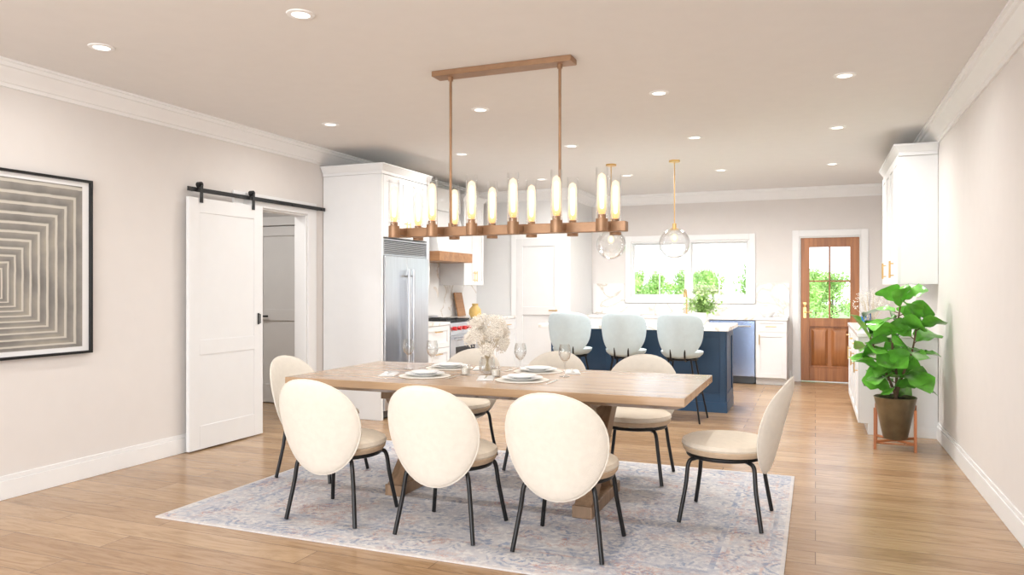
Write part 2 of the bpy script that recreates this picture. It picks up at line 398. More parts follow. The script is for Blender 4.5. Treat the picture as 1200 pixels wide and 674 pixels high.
b=MB(); cw=.085; b.box(wx0-cw,wx0,YB-e,YB,wz0,wz1+cw).box(wx1,wx1+cw,YB-e,YB,wz0,wz1+cw).box(wx0,wx1,YB-e,YB,wz1,wz1+cw).box(wx0-cw,wx1+cw,YB-.035,YB,wz0-cw,wz0)
trim(b)
# hall door
hd=MB(); Yh=6.998
hx0,hx1=-6.02,-5.20
hd.box(hx0,hx1,Yh-.02,Yh,0.01,2.03).frame(hx0,hx1,.01,2.03,Yh-.032,Yh-.02,.1,.11,.21,((.95,1.08),))
hd.box(hx0-.10,hx0-.01,Yh-.045,Yh,0,2.14).box(hx1+.01,hx1+.10,Yh-.045,Yh,0,2.14).box(hx0-.01,hx1+.01,Yh-.045,Yh,2.04,2.14)
hdo=struct(hd,'door_2',pmat('hall_door_paint',(.68,.67,.66),.5,var=.01),bevel=.003)
MB().tube([(hx0+.06,Yh-.03,1.0),(hx0+.06,Yh-.07,1.0),(hx0+.20,Yh-.07,1.0)],.011).box(hx0+.035,hx0+.085,Yh-.045,Yh-.032,.93,1.07).obj('handle','black',parent=hdo)
# pantry door
pd=MB().box(pdx0,pdx1,py-.012,py,.01,2.04).frame(pdx0,pdx1,.01,2.04,py-.026,py-.012,.1,.11,.21,((.93,1.05),))
pdo=struct(pd,'door_3','pantry',bevel=.002)
MB().tube([(pdx1-.06,py-.02,1.0),(pdx1-.06,py-.07,1.0),(pdx1-.17,py-.07,1.0)],.009).obj('handle','brass',parent=pdo)

def wood_door():
    y0,y1=YB+.03,YB+.075; x0,x1=dx0+.022,dx1-.022; w=.115
    b=MB()
    b.box(x0,x0+w,y0,y1,.01,2.03).box(x1-w,x1,y0,y1,.01,2.03).box(x0+w,x1-w,y0,y1,1.90,2.03).box(x0+w,x1-w,y0,y1,.01,.20)
    gz0=.90
    b.box(x0+w,x1-w,y0,y1,.78,gz0)
    b.box(x0+w,x1-w,y0+.028,y1-.01,.20,.78)
    xm=(x0+x1)/2
    for (p,q) in ((x0+w,xm),(xm,x1-w)):
        b.hexa([(p+.02,y0+.028,.225),(q-.02,y0+.028,.225),(q-.02,y0+.028,.755),(p+.02,y0+.028,.755)],
           [(p+.06,y0-.004,.275),(q-.06,y0-.004,.275),(q-.06,y0-.004,.705),(p+.06,y0-.004,.705)])
    b.box(xm-.011,xm+.011,y0+.008,y1-.005,gz0,1.90)
    z=gz0+(1.90-gz0)*.52; b.box(x0+w,x1-w,y0+.009,y1-.006,z-.011,z+.011)
    d=struct(b,'door_1','doorwood',bevel=.003)
    MB().box(x0+w,x1-w,y0+.02,y0+.025,gz0,1.90).obj('glass_pane','glass',parent=d)
    MB().box(x0+.035,x0+.075,y0-.008,y0,.90,1.12).tube([(x0+.055,y0,.98),(x0+.055,y0-.05,.98),(x0+.15,y0-.05,.98)],.009).cyl((x0+.055,y0-.012),.02,1.05,1.09).obj('handle','brass',parent=d)
wood_door()
def window():
    y=YB+.03; b=MB(); xm=(wx0+wx1)/2
    b.box(wx0,wx0+.025,YB,YB+T,wz0,wz1).box(wx1-.025,wx1,YB,YB+T,wz0,wz1).box(wx0+.025,wx1-.025,YB,YB+T,wz1-.025,wz1).box(wx0+.025,wx1-.025,YB,YB+T,wz0,wz0+.02)
    b.box(xm-.035,xm+.035,YB,YB+T,wz0+.02,wz1-.025)
    w=struct(b,'window_1','white',bevel=.003)
    zm=(wz0+wz1)/2
    for (a,c) in ((wx0+.025,xm-.035),(xm+.035,wx1-.025)):
        for (z0,z1,yy) in ((wz0+.02,zm+.013,y),(zm-.013,wz1-.025,y+.035)):
            s=MB(); f=.026
            s.frame(a,c,z0,z1,yy,yy+.03,f,f,f)
            cx=(a+c)/2; s.box(cx-.008,cx+.008,yy+.006,yy+.024,z0+f,z1-f)
            so=s.obj('sash','white',parent=w,bevel=.002)
            MB().box(a+f,c-f,yy+.013,yy+.017,z0+f,z1-f).obj('glass_pane','glass',parent=so)
window()

# ------------------------------------------------------------ barn door
bd=thing('sliding_barn_door','white panelled sliding barn door hung from black rail','door',(XL,0,0))
b=MB(); bx0,bx1=.045,.075; by0,by1,bz0,bz1=4.60,5.46,.012,2.06
b.box(bx0,bx1,by0,by1,bz0,bz1).frame(by0,by1,bz0,bz1,bx1,bx1+.005,.11,.12,.19,((.78,.90),),swap=True)
pn=b.obj('door_panel','cab',parent=bd,bevel=.0015)
hb=MB(); hb.box(.081,.085,5.39,5.41,1.0,1.10).tube([(.083,5.40,1.01),(.103,5.40,1.01),(.103,5.40,1.09),(.083,5.40,1.09)],.005); hb.obj('handle','black',parent=pn)
b=MB(); b.box(.055,.063,4.60,6.42,2.108,2.144)
for yy in (4.70,5.3,5.9,6.36): b.tube([(0,yy,2.126),(.07,yy,2.126)],.012)
b.obj('rail','black',parent=bd,bevel=.002)
for yy in (4.72,5.33):
    b=MB(); b.box(.086,.091,yy-.016,yy+.016,2.02,2.165)
    b.tube([(.050,yy,2.168),(.086,yy,2.168)],.024,seg=20).tube([(.085,yy,2.168),(.098,yy,2.168)],.010)
    b.obj('roller_hanger','black',parent=bd)

# ------------------------------------------------------------ art
art=thing('framed_artwork','large black-framed abstract print of nested arch bands','artwork',(XL,3.17,1.475))
w2,h2=.60,.60
MB().frame(-w2,w2,-h2,h2,.002,.04,.018,.018,.018,swap=True).obj('frame','black',parent=art,bevel=.002)
f=.018
MB().box(.003,.018,-w2+f,w2-f,-h2+f,h2-f).obj('mat_board','white',parent=art)
MB().box(.018,.021,-w2+.07,w2-.07,-h2+.05,h2-.05).obj('print',artmat(),parent=art)

# ------------------------------------------------------------ cabinets
def handle(par,kind,x,z,y,ln,mat='brass'):
    b=MB(); h=ln/2
    if kind=='v': b.tube([(x,y-.03,z-h),(x,y-.03,z+h)],.006,8).tube([(x,y,z-h*.7),(x,y-.03,z-h*.7)],.005,8).tube([(x,y,z+h*.7),(x,y-.03,z+h*.7)],.005,8)
    else: b.tube([(x-h,y-.03,z),(x+h,y-.03,z)],.006,8).tube([(x-h*.7,y,z),(x-h*.7,y-.03,z)],.005,8).tube([(x+h*.7,y,z),(x+h*.7,y-.03,z)],.005,8)
    return b.obj('handle',mat,parent=par)
def shaker(root,kind,x0,x1,z0,z1,y=0,mat='cab',hd=None,fr=.06):
    g=.002; x0+=g;x1-=g;z0+=g;z1-=g
    if z1-z0<.2: fr=min(fr,.035)
    b=MB().box(x0,x1,y-.012,y,z0,z1).frame(x0,x1,z0,z1,y-.021,y-.012,fr,fr,fr)
    o=b.obj(kind,mat,parent=root,bevel=.0015)
    if hd: handle(o,hd[0],hd[1],hd[2],y-.021,hd[3])
    return o
def cabinet(name,label,cat,loc,rot,w,d,z0,z1,fronts,toe=.1,mat='cab',group=None):
    r=thing(name,label,cat,loc,rot,group)
    b=MB()
    if toe: b.box(0,w,0,d,z0+toe,z1).box(.0,w,.06,d,z0,z0+toe)
    else: b.box(0,w,0,d,z0,z1)
    b.obj('body',mat,parent=r,bevel=.002)
    for f in fronts: shaker(r,*f[:5],mat=mat,hd=f[5] if len(f)>5 else None)
    return r
R90=pi/2
def drawers(w,zs):
    out=[]
    for i in range(len(zs)-1):
        out.append(('drawer',0,w,zs[i],zs[i+1],('h',w/2,(zs[i]+zs[i+1])/2+ (0 if zs[i+1]-zs[i]<.2 else .06),.16)))
    return out
def doorpair(w,z0,z1,hz):
    return [('door',0,w/2,z0,z1,('v',w/2-.035,hz,.14)),('door',w/2,w,z0,z1,('v',w/2+.035,hz,.14))]
G=.004
FX=XL+.62
cabinet('base_cabinet','white shaker drawer cabinet beside the steel refrigerator','cabinet',(FX,7.452,0),R90,.645,.62-G,0,.88,drawers(.645,[.1,.36,.62,.88]))
cabinet('base_cabinet','white shaker base cabinet between range and pantry','cabinet',(FX,8.955,0),R90,1.298,.62-G,0,.88,
  [('drawer',0,.649,.72,.88,('h',.32,.8,.14)),('drawer',.649,1.298,.72,.88,('h',.97,.8,.14)),('door',0,.649,.1,.72,('v',.61,.62,.14)),('door',.649,1.298,.1,.72,('v',.69,.62,.14))])
def slab(name,label,x0,x1,y0,y1,z0=.882,z1=.92,mat='marble'):
    o=MB().box(x0,x1,y0,y1,z0,z1).obj(name,mat,bevel=.004); o['label']=label; o['category']='countertop'; return o
slab('countertop','white marble worktop between refrigerator and range',XL+.004,FX+.03,7.452,8.097)
slab('countertop','white marble worktop between range and pantry',XL+.004,FX+.03,8.955,10.254)
struct(MB().box(XL+.001,XL+.003,7.452,10.255,.92,1.75),'wall_backsplash_left','marble')
cabinet('upper_cabinet','white upper cabinet beside the refrigerator enclosure','cabinet',(XL+.35,7.452,0),R90,.64,.35-.0035,1.36,2.48,doorpair(.64,1.36,2.48,1.48),toe=0)
uc=cabinet('upper_cabinet','white upper cabinet with brass handle beside range hood','cabinet',(XL+.35,9.055,0),R90,.64,.35-.0035,1.36,2.48,doorpair(.64,1.36,2.48,1.48),toe=0)
FZ=1.83; FXX=-4.015
fe=thing('refrigerator_cabinet','tall white cabinet surround enclosing the steel refrigerator','cabinet',(FXX,6.46,0),R90)
W=.985; D=.70
MB().box(0,.035,0,D-.004,0,2.47).box(W-.035,W,0,D-.004,0,2.47).box(.035,W-.035,.02,D-.004,FZ+.01,2.47).obj('body','cab',parent=fe,bevel=.002)
shaker(fe,'door',.035,W/2,FZ+.012,2.47,y=.02,hd=('v',W/2-.035,FZ+.12,.14)); shaker(fe,'door',W/2,W-.035,FZ+.012,2.47,y=.02,hd=('v',W/2+.035,FZ+.12,.14))
def crowncap(m,x0,x1,y0,y1,z,e0=1,e1=1):
    m.box(x0-.012*e0,x1+.012*e1,y0-.012,y1,z,z+.03)
    m.hexa([(x0-.012*e0,y0-.012,z+.03),(x1+.012*e1,y0-.012,z+.03),(x1+.012*e1,y1,z+.03),(x0-.012*e0,y1,z+.03)],[(x0-.05*e0,y0-.05,z+.085),(x1+.05*e1,y0-.05,z+.085),(x1+.05*e1,y1,z+.085),(x0-.05*e0,y1,z+.085)])
    m.box(x0-.055*e0,x1+.055*e1,y0-.055,y1,z+.085,z+.10)
m=MB(); crowncap(m,0,W,0,D-.004,2.471,1,0); m.obj('cornice','cab',parent=fe,bevel=.002)
m=MB(); crowncap(m,0,.64,0,.34,2.481,0,1); m.obj('cornice','cab',parent=uc)
fr=thing('refrigerator','stainless steel built-in refrigerator with two tall doors','refrigerator',(FXX,6.50,0),R90)
fw=.905
MB().box(0,fw,.03,.66,.02,1.825).box(.03,fw-.03,.06,.6,0,.02).obj('body','darksteel',parent=fr)
m=MB()
m.box(0.01,fw-.01,.0,.03,1.81,1.825).box(0.01,fw-.01,.0,.03,1.655,1.668)
for k in range(9):
    z=1.672+k*.0148; m.hexa([(0.01,.005,z),(fw-.01,.005,z),(fw-.01,.025,z+.004),(0.01,.025,z+.004)],[(0.01,.003,z+.006),(fw-.01,.003,z+.006),(fw-.01,.025,z+.010),(0.01,.025,z+.010)])
m.box(0,.01,0,.03,1.655,1.825).box(fw-.01,fw,0,.03,1.655,1.825)
m.obj('grille','steel',parent=fr)
for (a,c,hx) in ((.002,.43,.385),(.434,fw-.002,.48)):
    d=MB().box(a,c,-.02,.03,.09,1.65).obj('door','steel',parent=fr,bevel=.004)
    MB().tube([(hx,-.075,.45),(hx,-.075,1.52)],.014,12).tube([(hx,-.02,.52),(hx,-.075,.52)],.01,8).tube([(hx,-.02,1.45),(hx,-.075,1.45)],.01,8).obj('handle','steel',parent=d)
MB().box(0,fw,.01,.03,.02,.085).obj('kick_plate','darksteel',parent=fr)
rg=thing('range_cooker','stainless steel range with red knobs and iron grates','stove',(FX+.02,8.102,0),R90)
MB().box(0,.848,.02,.60,.05,.90).box(.04,.81,.08,.6,0,.05).box(0,.848,.60,.632,.05,.96).obj('body','steel',parent=rg,bevel=.003)
d=MB().box(.01,.838,-.005,.02,.17,.74).obj('oven_door','steel',parent=rg,bevel=.003)
MB().tube([(.06,-.06,.70),(.79,-.06,.70)],.013).tube([(.1,-.005,.70),(.1,-.06,.70)],.009).tube([(.75,-.005,.70),(.75,-.06,.70)],.009).obj('handle','steel',parent=d)
MB().box(.15,.70,-.008,-.005,.32,.60).obj('oven_window','black',parent=d)
MB().hexa([(0,-.01,.76),(.848,-.01,.76),(.848,.03,.76),(0,.03,.76)],[(0,.0,.90),(.848,.0,.90),(.848,.03,.90),(0,.03,.90)]).obj('control_panel','steel',parent=rg)
for k in range(6):
    x=.09+k*.134; MB().tube([(x,-.005,.83),(x,-.045,.83)],.024,16).obj('knob','red',parent=rg)
m=MB()
for k in range(3):
    x=.03+k*.27
    for q in range(4): m.box(x+q*.082,x+q*.082+.012,.075,.545,.905,.93)
    m.box(x,x+.258,.06,.075,.905,.935).box(x,x+.258,.545,.56,.905,.935).box(x,x+.258,.3,.315,.906,.936)
m.obj('grate','rubber',parent=rg)
hd_=thing('range_hood','white tapered range hood with wooden band','range hood',(XL+.5,8.105,0),R90)
hw=.94; DD=.5-.008
MB().box(-.0,hw,0,DD,1.655,1.775).obj('wood_band','hoodwood',parent=hd_,bevel=.004)
MB().hexa([(.02,.02,1.775),(hw-.02,.02,1.775),(hw-.02,DD,1.775),(.02,DD,1.775)],[(.10,.16,2.30),(hw-.10,.16,2.30),(hw-.10,DD,2.30),(.10,DD,2.30)]).box(.08,hw-.08,.14,DD,2.30,2.58).obj('hood_body','cab',parent=hd_,bevel=.003)

BY=10.78
bd0=YB-BY-.024
cabinet('base_cabinet','white shaker cabinet with drawer beside the dishwasher','cabinet',(-.758,BY,0),0,.40,bd0,0,.88,[('drawer',0,.40,.72,.88,('h',.2,.8,.14)),('door',0,.40,.1,.72,('v',.05,.62,.14))])
cabinet('base_cabinet','white shaker sink cabinet beneath the window','cabinet',(-2.38,BY,0),0,1.0,bd0,0,.88,doorpair(1.0,.1,.88,.75))
cabinet('base_cabinet','white shaker drawer cabinet next to pantry wall','cabinet',(-3.225,BY,0),0,.84,bd0,0,.88,drawers(.84,[.1,.36,.62,.88]))
dw=thing('dishwasher','blue-tinted steel dishwasher with bar handle','dishwasher',(-1.375,BY,0))
MB().box(.003,.607,.02,bd0,.02,.878).box(.03,.58,.06,bd0-.03,0,.02).obj('body','darksteel',parent=dw)
d=MB().box(.005,.605,-.015,.02,.11,.872).obj('door','dw',parent=dw,bevel=.003)
MB().tube([(.05,-.06,.80),(.56,-.06,.80)],.011).tube([(.09,-.015,.80),(.09,-.06,.80)],.008).tube([(.52,-.015,.80),(.52,-.06,.80)],.008).obj('handle','steel',parent=d)
slab('countertop','white marble worktop beneath the kitchen window',px+.02,-.345,BY-.03,YB-.02)
struct(MB().box(px+.02,-.345,YB-.018,YB-.001,.921,1.085).box(px+.02,wx0-.102,YB-.018,YB-.001,1.085,1.39).box(wx1+.102,-.345,YB-.018,YB-.001,1.085,1.39),'wall_backsplash_back','marble')
fc=thing('faucet','brass gooseneck kitchen faucet on the marble worktop','faucet',(-1.76,11.22,.92))
MB().tube(smoothpath([(0,0,0),(0,0,.25),(0,-.03,.34),(0,-.10,.38),(0,-.17,.34),(0,-.185,.27)],6),.012).cyl((0,0),.026,0,.03).obj('spout','brass',parent=fc)
MB().tube([(.02,0,.06),(.07,0,.10)],.008).obj('lever','brass',parent=fc)

rz=.62
rb=cabinet('base_cabinet','white base cabinet with brass pulls behind the fig plant','cabinet',(XR-rz,9.6,0),-R90,2.098,rz-G,0,.88,
  [('drawer',i*.6993,(i+1)*.6993,.72,.88,('h',i*.6993+.35,.8,.14)) for i in range(3)]+[('door',i*.6993,(i+1)*.6993,.1,.72,('v',i*.6993+.64,.62,.14)) for i in range(3)])
slab('countertop','white marble worktop on the buffet cabinet',XR-rz-.03,XR-.004,7.485,9.62)
ru=cabinet('upper_cabinet','tall white upper cabinet with brass handles above buffet','cabinet',(XR-.30,9.10,0),-R90,1.598,.30-.002,1.36,2.50,
  [('door',i*.3995,(i+1)*.3995,1.36,2.50,('v',i*.3995+(.36 if i%2==0 else .04),1.50,.16)) for i in range(4)],toe=0)
m=MB(); crowncap(m,0,1.598,0,.296,2.501); m.obj('cornice','cab',parent=ru,bevel=.002)

# ------------------------------------------------------------ island
isl=thing('kitchen_island','navy blue kitchen island with white marble top','kitchen island',(0,0,0))
ix0,ix1,iy0,iy1=-2.83,-.88,8.22,8.86
b=MB(); b.box(ix0,ix1,iy0,iy1,.11,.878)
b.box(ix0-.016,ix1+.016,iy0-.016,iy1+.016,0,.11)
n=3; wd=(ix1-ix0)/n
for k in range(n):
    a=ix0+k*wd; b.frame(a,a+wd,.11,.878,iy0-.012,iy0,.06,.085,.09)
b.frame(iy0,iy1,.11,.878,ix1,ix1+.012,.08,.085,.09,swap=True)
b.obj('body','navy',parent=isl,bevel=.002)
MB().box(ix0-.05,ix1+.06,7.92,iy1+.06,.88,.925).obj('countertop','marble',parent=isl,bevel=.005)

# ------------------------------------------------------------ upholstered shell
def pillow(mb,a,bh,thick,wrap,yc,zc,tilt,n=2.2,taper=0,rings=9,seg=44,mat=0,welt=0):
    def P(r,th,s):
        ct,st=math.cos(th),math.sin(th)
        u=a*r*math.copysign(abs(ct)**(2/n),ct); v=bh*r*math.copysign(abs(st)**(2/n),st)
        u*=1+taper*v/bh
        w=wrap*(u/a)**2+s*thick/2*max(0,1-r**5)**.5
        return (u,yc-v*math.sin(tilt)+w*math.cos(tilt),zc+v*math.cos(tilt)+w*math.sin(tilt))
    for s in (1,-1):
        vs=[P(0,0,s)];fs=[]
        rs=[math.sin(pi/2*i/rings) for i in range(1,rings+1)]
        for r in rs:
            for k in range(seg): vs.append(P(r,2*pi*k/seg,s))
        for k in range(seg): fs.append((0,1+k,1+(k+1)%seg))
        for i in range(rings-1):
            for k in range(seg):
                k2=(k+1)%seg; fs.append((1+i*seg+k,1+(i+1)*seg+k,1+(i+1)*seg+k2,1+i*seg+k2))
        if s<0: fs=[f[::-1] for f in fs]
        mb.add(vs,fs,mat)
    if welt: mb.tube([P(1,2*pi*k/seg,0) for k in range(seg)],welt,6,mat,closed=True)
    return mb

CH=.0145
ch=thing('dining_chair','cream upholstered oval-back dining chair with black metal legs','chair',(-2.56,3.70,CH),0,'dining chairs around the table')
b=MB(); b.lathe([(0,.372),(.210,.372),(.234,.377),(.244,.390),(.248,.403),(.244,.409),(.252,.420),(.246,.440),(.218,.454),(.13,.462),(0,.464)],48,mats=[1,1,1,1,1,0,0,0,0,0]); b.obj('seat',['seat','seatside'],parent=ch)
b=MB(); pillow(b,.262,.280,.046,.075,-.290,.545,math.radians(14.5),n=2.06,welt=.005,taper=.05); b.obj('backrest','cream',parent=ch)
b=MB(); b.tube([(.212*math.cos(t*pi/20),.01+.205*math.sin(t*pi/20),.360) for t in range(40)],.0115,8,closed=True)
for sx in (-1,1): b.tube([(sx*.12,.16,.354),(sx*.12,-.15,.354)],.009,8)
b.obj('frame','black',parent=ch)
for sx in (-1,1):
    for sy in (-1,1):
        b=MB(); b.tube(smoothpath([(sx*.10,sy*.10,.350),(sx*.155,sy*.15,.350),(sx*.182,sy*.178,.325),(sx*.200,sy*.190,.20),(sx*.230,sy*.222,.0)],5),.012,10); b.obj('leg','black',parent=ch)
for (x,y,r) in ((-1.85,3.70,0),(-1.17,3.69,0),(-2.55,5.20,pi),(-1.85,5.21,pi),(-1.17,5.19,pi),(-.475,4.47,pi/2-.06),(-3.24,4.44,-pi/2)):
    copy_thing(ch,(x,y,CH),r)

# ------------------------------------------------------------ rug & table
rw,rh=3.40,2.36
o=MB().box(-rw/2,rw/2,-rh/2,rh/2,0,.009).obj('area_rug',rugmat(rw,rh),loc=(-1.835,4.43,.001)); o['label']='faded blue and rust patterned area rug under the table'; o['category']='rug'
tb=thing('dining_table','light oak dining table with thick top and trestle base','table',(-1.875,4.45,.011))
b=MB(); L2,W2=1.255,.56
def rr(L,Wd,z): return [(-L,-Wd,z),(L,-Wd,z),(L,Wd,z),(-L,Wd,z)]
b.hexa(rr(L2,W2,.705),rr(L2,W2,.75)); b.hexa(rr(L2-.05,W2-.05,.682),rr(L2-.002,W2-.002,.705))
b.obj('tabletop','tablewood',parent=tb,bevel=.003)
for xx in (-.60,.64):
    b=MB(); t=.05
    b.box(xx-.06,xx+.06,-.33,.33,0,.07); b.box(xx-.06,xx+.06,-.38,.38,.62,.682)
    for s in (1,-1):
        y0,y1=-.24*s,.28*s; w=.075
        b.hexa([(xx-t,y0-w,.07),(xx+t,y0-w,.07),(xx+t,y0+w,.07),(xx-t,y0+w,.07)],[(xx-t,y1-w,.62),(xx+t,y1-w,.62),(xx+t,y1+w,.62),(xx-t,y1+w,.62)])
        t-=.004
    b.obj('trestle_leg','basewood',parent=tb,bevel=.004)

# ------------------------------------------------------------ tableware
TZ=.762
pl=thing('dinner_plate','white round dinner plate with stacked salad plate','plate',(-2.33,4.27,TZ+.003),0,'place settings')
MB().lathe([(0,0),(.075,0),(.08,.004),(.125,.014),(.128,.017),(.08,.009),(0,.006)],40).obj('plate','china',parent=pl)
MB().lathe([(0,.009),(.05,.009),(.055,.012),(.090,.024),(.093,.027),(.055,.017),(0,.015)],40).obj('salad_plate','china',parent=pl)
plates=[(-2.33,4.27),(-1.67,4.30),(-2.40,4.76),(-1.74,4.78)]
for p in plates[1:]: copy_thing(pl,(p[0],p[1],TZ+.003))
o=MB().lathe([(0,0),(.165,0),(.168,.0012),(.165,.0024),(0,.0024)],48).obj('placemat','linen',loc=(-2.33,4.27,TZ)); o['label']='round woven linen placemat under a white plate'; o['category']='placemat'; o['group']='placemats'
for p in plates[1:]:
    c=o.copy(); col.objects.link(c); c.location=(p[0],p[1],TZ)
nb=MB()
for k in range(3): nb.hexa([(-.05+k*.004,-.10,.003*k),(.05-k*.006,-.10,.003*k),(.05-k*.006,.10,.003*k),(-.05+k*.004,.10,.003*k)],[(-.05+k*.004,-.10,.003*k+.0025),(.05-k*.006,-.10,.003*k+.0025),(.05-k*.006,.10,.003*k+.0025),(-.05+k*.004,.10,.003*k+.0025)])
nk=nb.obj('napkin','china',loc=(-2.58,4.24,TZ)); nk['label']='folded white linen napkin with silver fork'; nk['category']='napkin'; nk['group']='napkins'
nk.rotation_euler=(0,0,.35)
kn=MB().box(-.007,.007,-.10,-.01,0,.003).hexa([(-.009,-.01,0),(.009,-.01,0),(.002,.11,0),(-.006,.10,0)],[(-.009,-.01,.002),(.009,-.01,.002),(.002,.11,.002),(-.006,.10,.002)]).obj('table_knife','silver',loc=(-2.13,4.28,TZ),bevel=.001)
kn['label']='silver table knife lying beside a plate'; kn['category']='knife'; kn['group']='table knives'
fm=MB().box(-.006,.006,-.10,.03,0,.003).box(-.012,.012,.03,.05,0,.003)
for q in range(4): fm.box(-.012+q*.007,-.012+q*.007+.003,.05,.10,0,.003)
fk=fm.obj('table_fork','silver',loc=(-2.58,4.24,TZ+.0095)); fk.rotation_euler=(0,0,.35)
fk['label']='silver table fork resting on a napkin'; fk['category']='fork'; fk['group']='table forks'
for p in plates[1:]:
    s=1 if p[1]<4.5 else -1
    for (q,dx,dz) in ((nk,-.235,0),(kn,.205,0),(fk,-.235,.0095)):
        c=q.copy(); col.objects.link(c); c.location=(p[0]+s*dx,p[1]-.02*s,TZ+dz); c.rotation_euler=(0,0,q.rotation_euler[2]+(0 if s>0 else pi))
wg=thing('wine_glass','clear stemmed wine glass on the table','glass',(-2.42,4.54,TZ),0,'wine glasses')
MB().lathe([(0,0),(.034,0),(.034,.002),(.006,.007),(.004,.02),(.004,.085),(.010,.095),(.030,.115),(.040,.145),(.038,.175),(.032,.205),(.0305,.205),(.0365,.175),(.0385,.145),(.029,.118),(.009,.099),(0,.097)],28).obj('goblet','glass3',parent=wg)
for p in ((-1.78,4.55),(-1.48,4.56),(-2.64,4.60)): copy_thing(wg,(p[0],p[1],TZ))
# centrepiece
cp=thing('flower_arrangement','fluffy cream dried flower cloud in clear glass vase','flowers',(-2.02,4.56,TZ))
MB().lathe([(0,0),(.040,0),(.050,.01),(.056,.04),(.050,.08),(.040,.10),(.043,.108),(.040,.108),(.037,.10),(.047,.08),(.053,.04),(.046,.014),(0,.010)],32).obj('vase','glass3',parent=cp)
b=MB(); bl=MB(); rnd=random.Random(3)
for k in range(40):
    ph=rnd.uniform(0,2*pi); r0=rnd.uniform(0,.03)
    e=Vector((.10*math.cos(ph)*rnd.random(),.10*math.sin(ph)*rnd.random(),rnd.uniform(.18,.26)))
    b.tube(smoothpath([(r0*math.cos(ph+2),r0*math.sin(ph+2),.014),(e.x*.15,e.y*.15,.10),e],4),.0014,4)
blobs=[]
for k in range(34):
    ph=rnd.uniform(0,2*pi); cz=rnd.uniform(-.7,1); sr=math.sqrt(1-cz*cz)
    blobs.append(Vector((.125*sr*math.cos(ph),.11*sr*math.sin(ph),.245+.125*cz)))
blobs.append(Vector((0,0,.25))); blobs.append(Vector((0,0,.20)))
for c0 in blobs:
    R_=rnd.uniform(.032,.05)
    for q in range(230):
        d=Vector((rnd.gauss(0,1),rnd.gauss(0,1),rnd.gauss(0,1))).normalized()*R_*(rnd.random()**.35)
        bl.octa(c0+d,rnd.uniform(.002,.0055))
b.obj('stems','stemdry',parent=cp); bl.obj('blossoms','petal',parent=cp,smooth=False)
cd=thing('votive_candle','small glass votive candle by the flowers','candle',(-1.90,4.42,TZ),0,'votive candles')
MB().lathe([(0,0),(.03,0),(.033,.06),(.031,.06),(.028,.004),(0,.004)],24).obj('holder','glass3',parent=cd)
MB().cyl((0,0),.025,.005,.04).obj('candle','petal',parent=cd)
copy_thing(cd,(-2.12,4.44,TZ))

# ------------------------------------------------------------ bar stools
st=thing('bar_stool','pale blue shell bar stool with slim black legs','stool',(-2.40,7.66,0),0,'bar stools at the island')
b=MB(); pillow(b,.232,.222,.030,.14,-.235,.858,math.radians(9),n=2.7,taper=.10); b.obj('backrest','ltblue',parent=st)
b=MB(); b.lathe([(0,.615),(.10,.618),(.17,.632),(.205,.665),(.21,.69),(.20,.695),(.17,.675),(.08,.662),(0,.66)],40); b.obj('seat','ltblue',parent=st)
b=MB(); b.tube([(.15*math.cos(t*pi/16),.15*math.sin(t*pi/16),.612) for t in range(32)],.009,8,closed=True)
for sx in (-1,1): b.tube(smoothpath([(sx*.07,0,.606),(sx*.07,-.17,.606),(sx*.07,-.20,.64),(sx*.07,-.205,.72)],5),.009,8)
b.obj('frame','black',parent=st)
for sx in (-1,1):
    for sy in (-1,1):
        MB().tube([(sx*.11,sy*.10,.612),(sx*.215,sy*.20,0)],.009,8).obj('leg','black',parent=st)
k=.26; fx,fy=.11+.105*(1-k/.612),.10+.10*(1-k/.612)
MB().tube([(-fx,-fy,k),(fx,-fy,k),(fx,fy,k),(-fx,fy,k)],.007,8,closed=True).obj('footrest','black',parent=st)
copy_thing(st,(-1.82,7.66,0),0); copy_thing(st,(-1.245,7.66,0),-.06)

# ------------------------------------------------------------ chandelier
cx,cy=-1.84,4.40
cd_=thing('linear_chandelier','bronze linear chandelier with twelve glowing glass tubes','chandelier',(cx,cy,H))
MB().box(-.48,.47,-.06,.06,-.035,0).obj('ceiling_plate','copper',parent=cd_,bevel=.003)
for xx in (-.37,.38):
    MB().tube([(xx,0,-.035),(xx,0,-1.00)],.009,10).cyl((xx,0),.016,-.06,-.035).cyl((xx,0),.016,-1.02,-.99).obj('rod','copper',parent=cd_)
zb=-1.075
MB().box(-.80,.80,-.035,.035,zb,zb+.06).obj('crossbar','copper',parent=cd_,bevel=.003)
for i in range(6):
    for s in (-1,1):
        xx=-.70+i*.278; yy=s*.16
        m=MB(); m.box(xx-.02,xx+.02,min(s*.036,s*.135),max(s*.036,s*.135),zb+.008,zb+.05)
        m.cyl((xx,yy),.036,zb-.01,zb+.065,24).cyl((xx,yy),.024,zb+.065,zb+.09,20)
        ho=m.obj('lamp_holder','copper',parent=cd_,bevel=.0015)
        g=MB(); z0=zb+.066
        g.lathe([(.035,z0),(.035,z0+.30)],28,(xx,yy,0)); g.obj('glass_tube','glass2',parent=ho,recalc=False)
        g=MB(); z0=zb+.09
        g.lathe([(0,z0),(.018,z0+.004),(.026,z0+.03),(.026,z0+.20),(.020,z0+.228),(0,z0+.242)],16,(xx,yy,0),mat=0)
        g.lathe([(0,z0+.03),(.012,z0+.04),(.013,z0+.195),(0,z0+.21)],10,(xx,yy,0),mat=1)
        g.obj('bulb',['bulb','filament'],parent=ho)

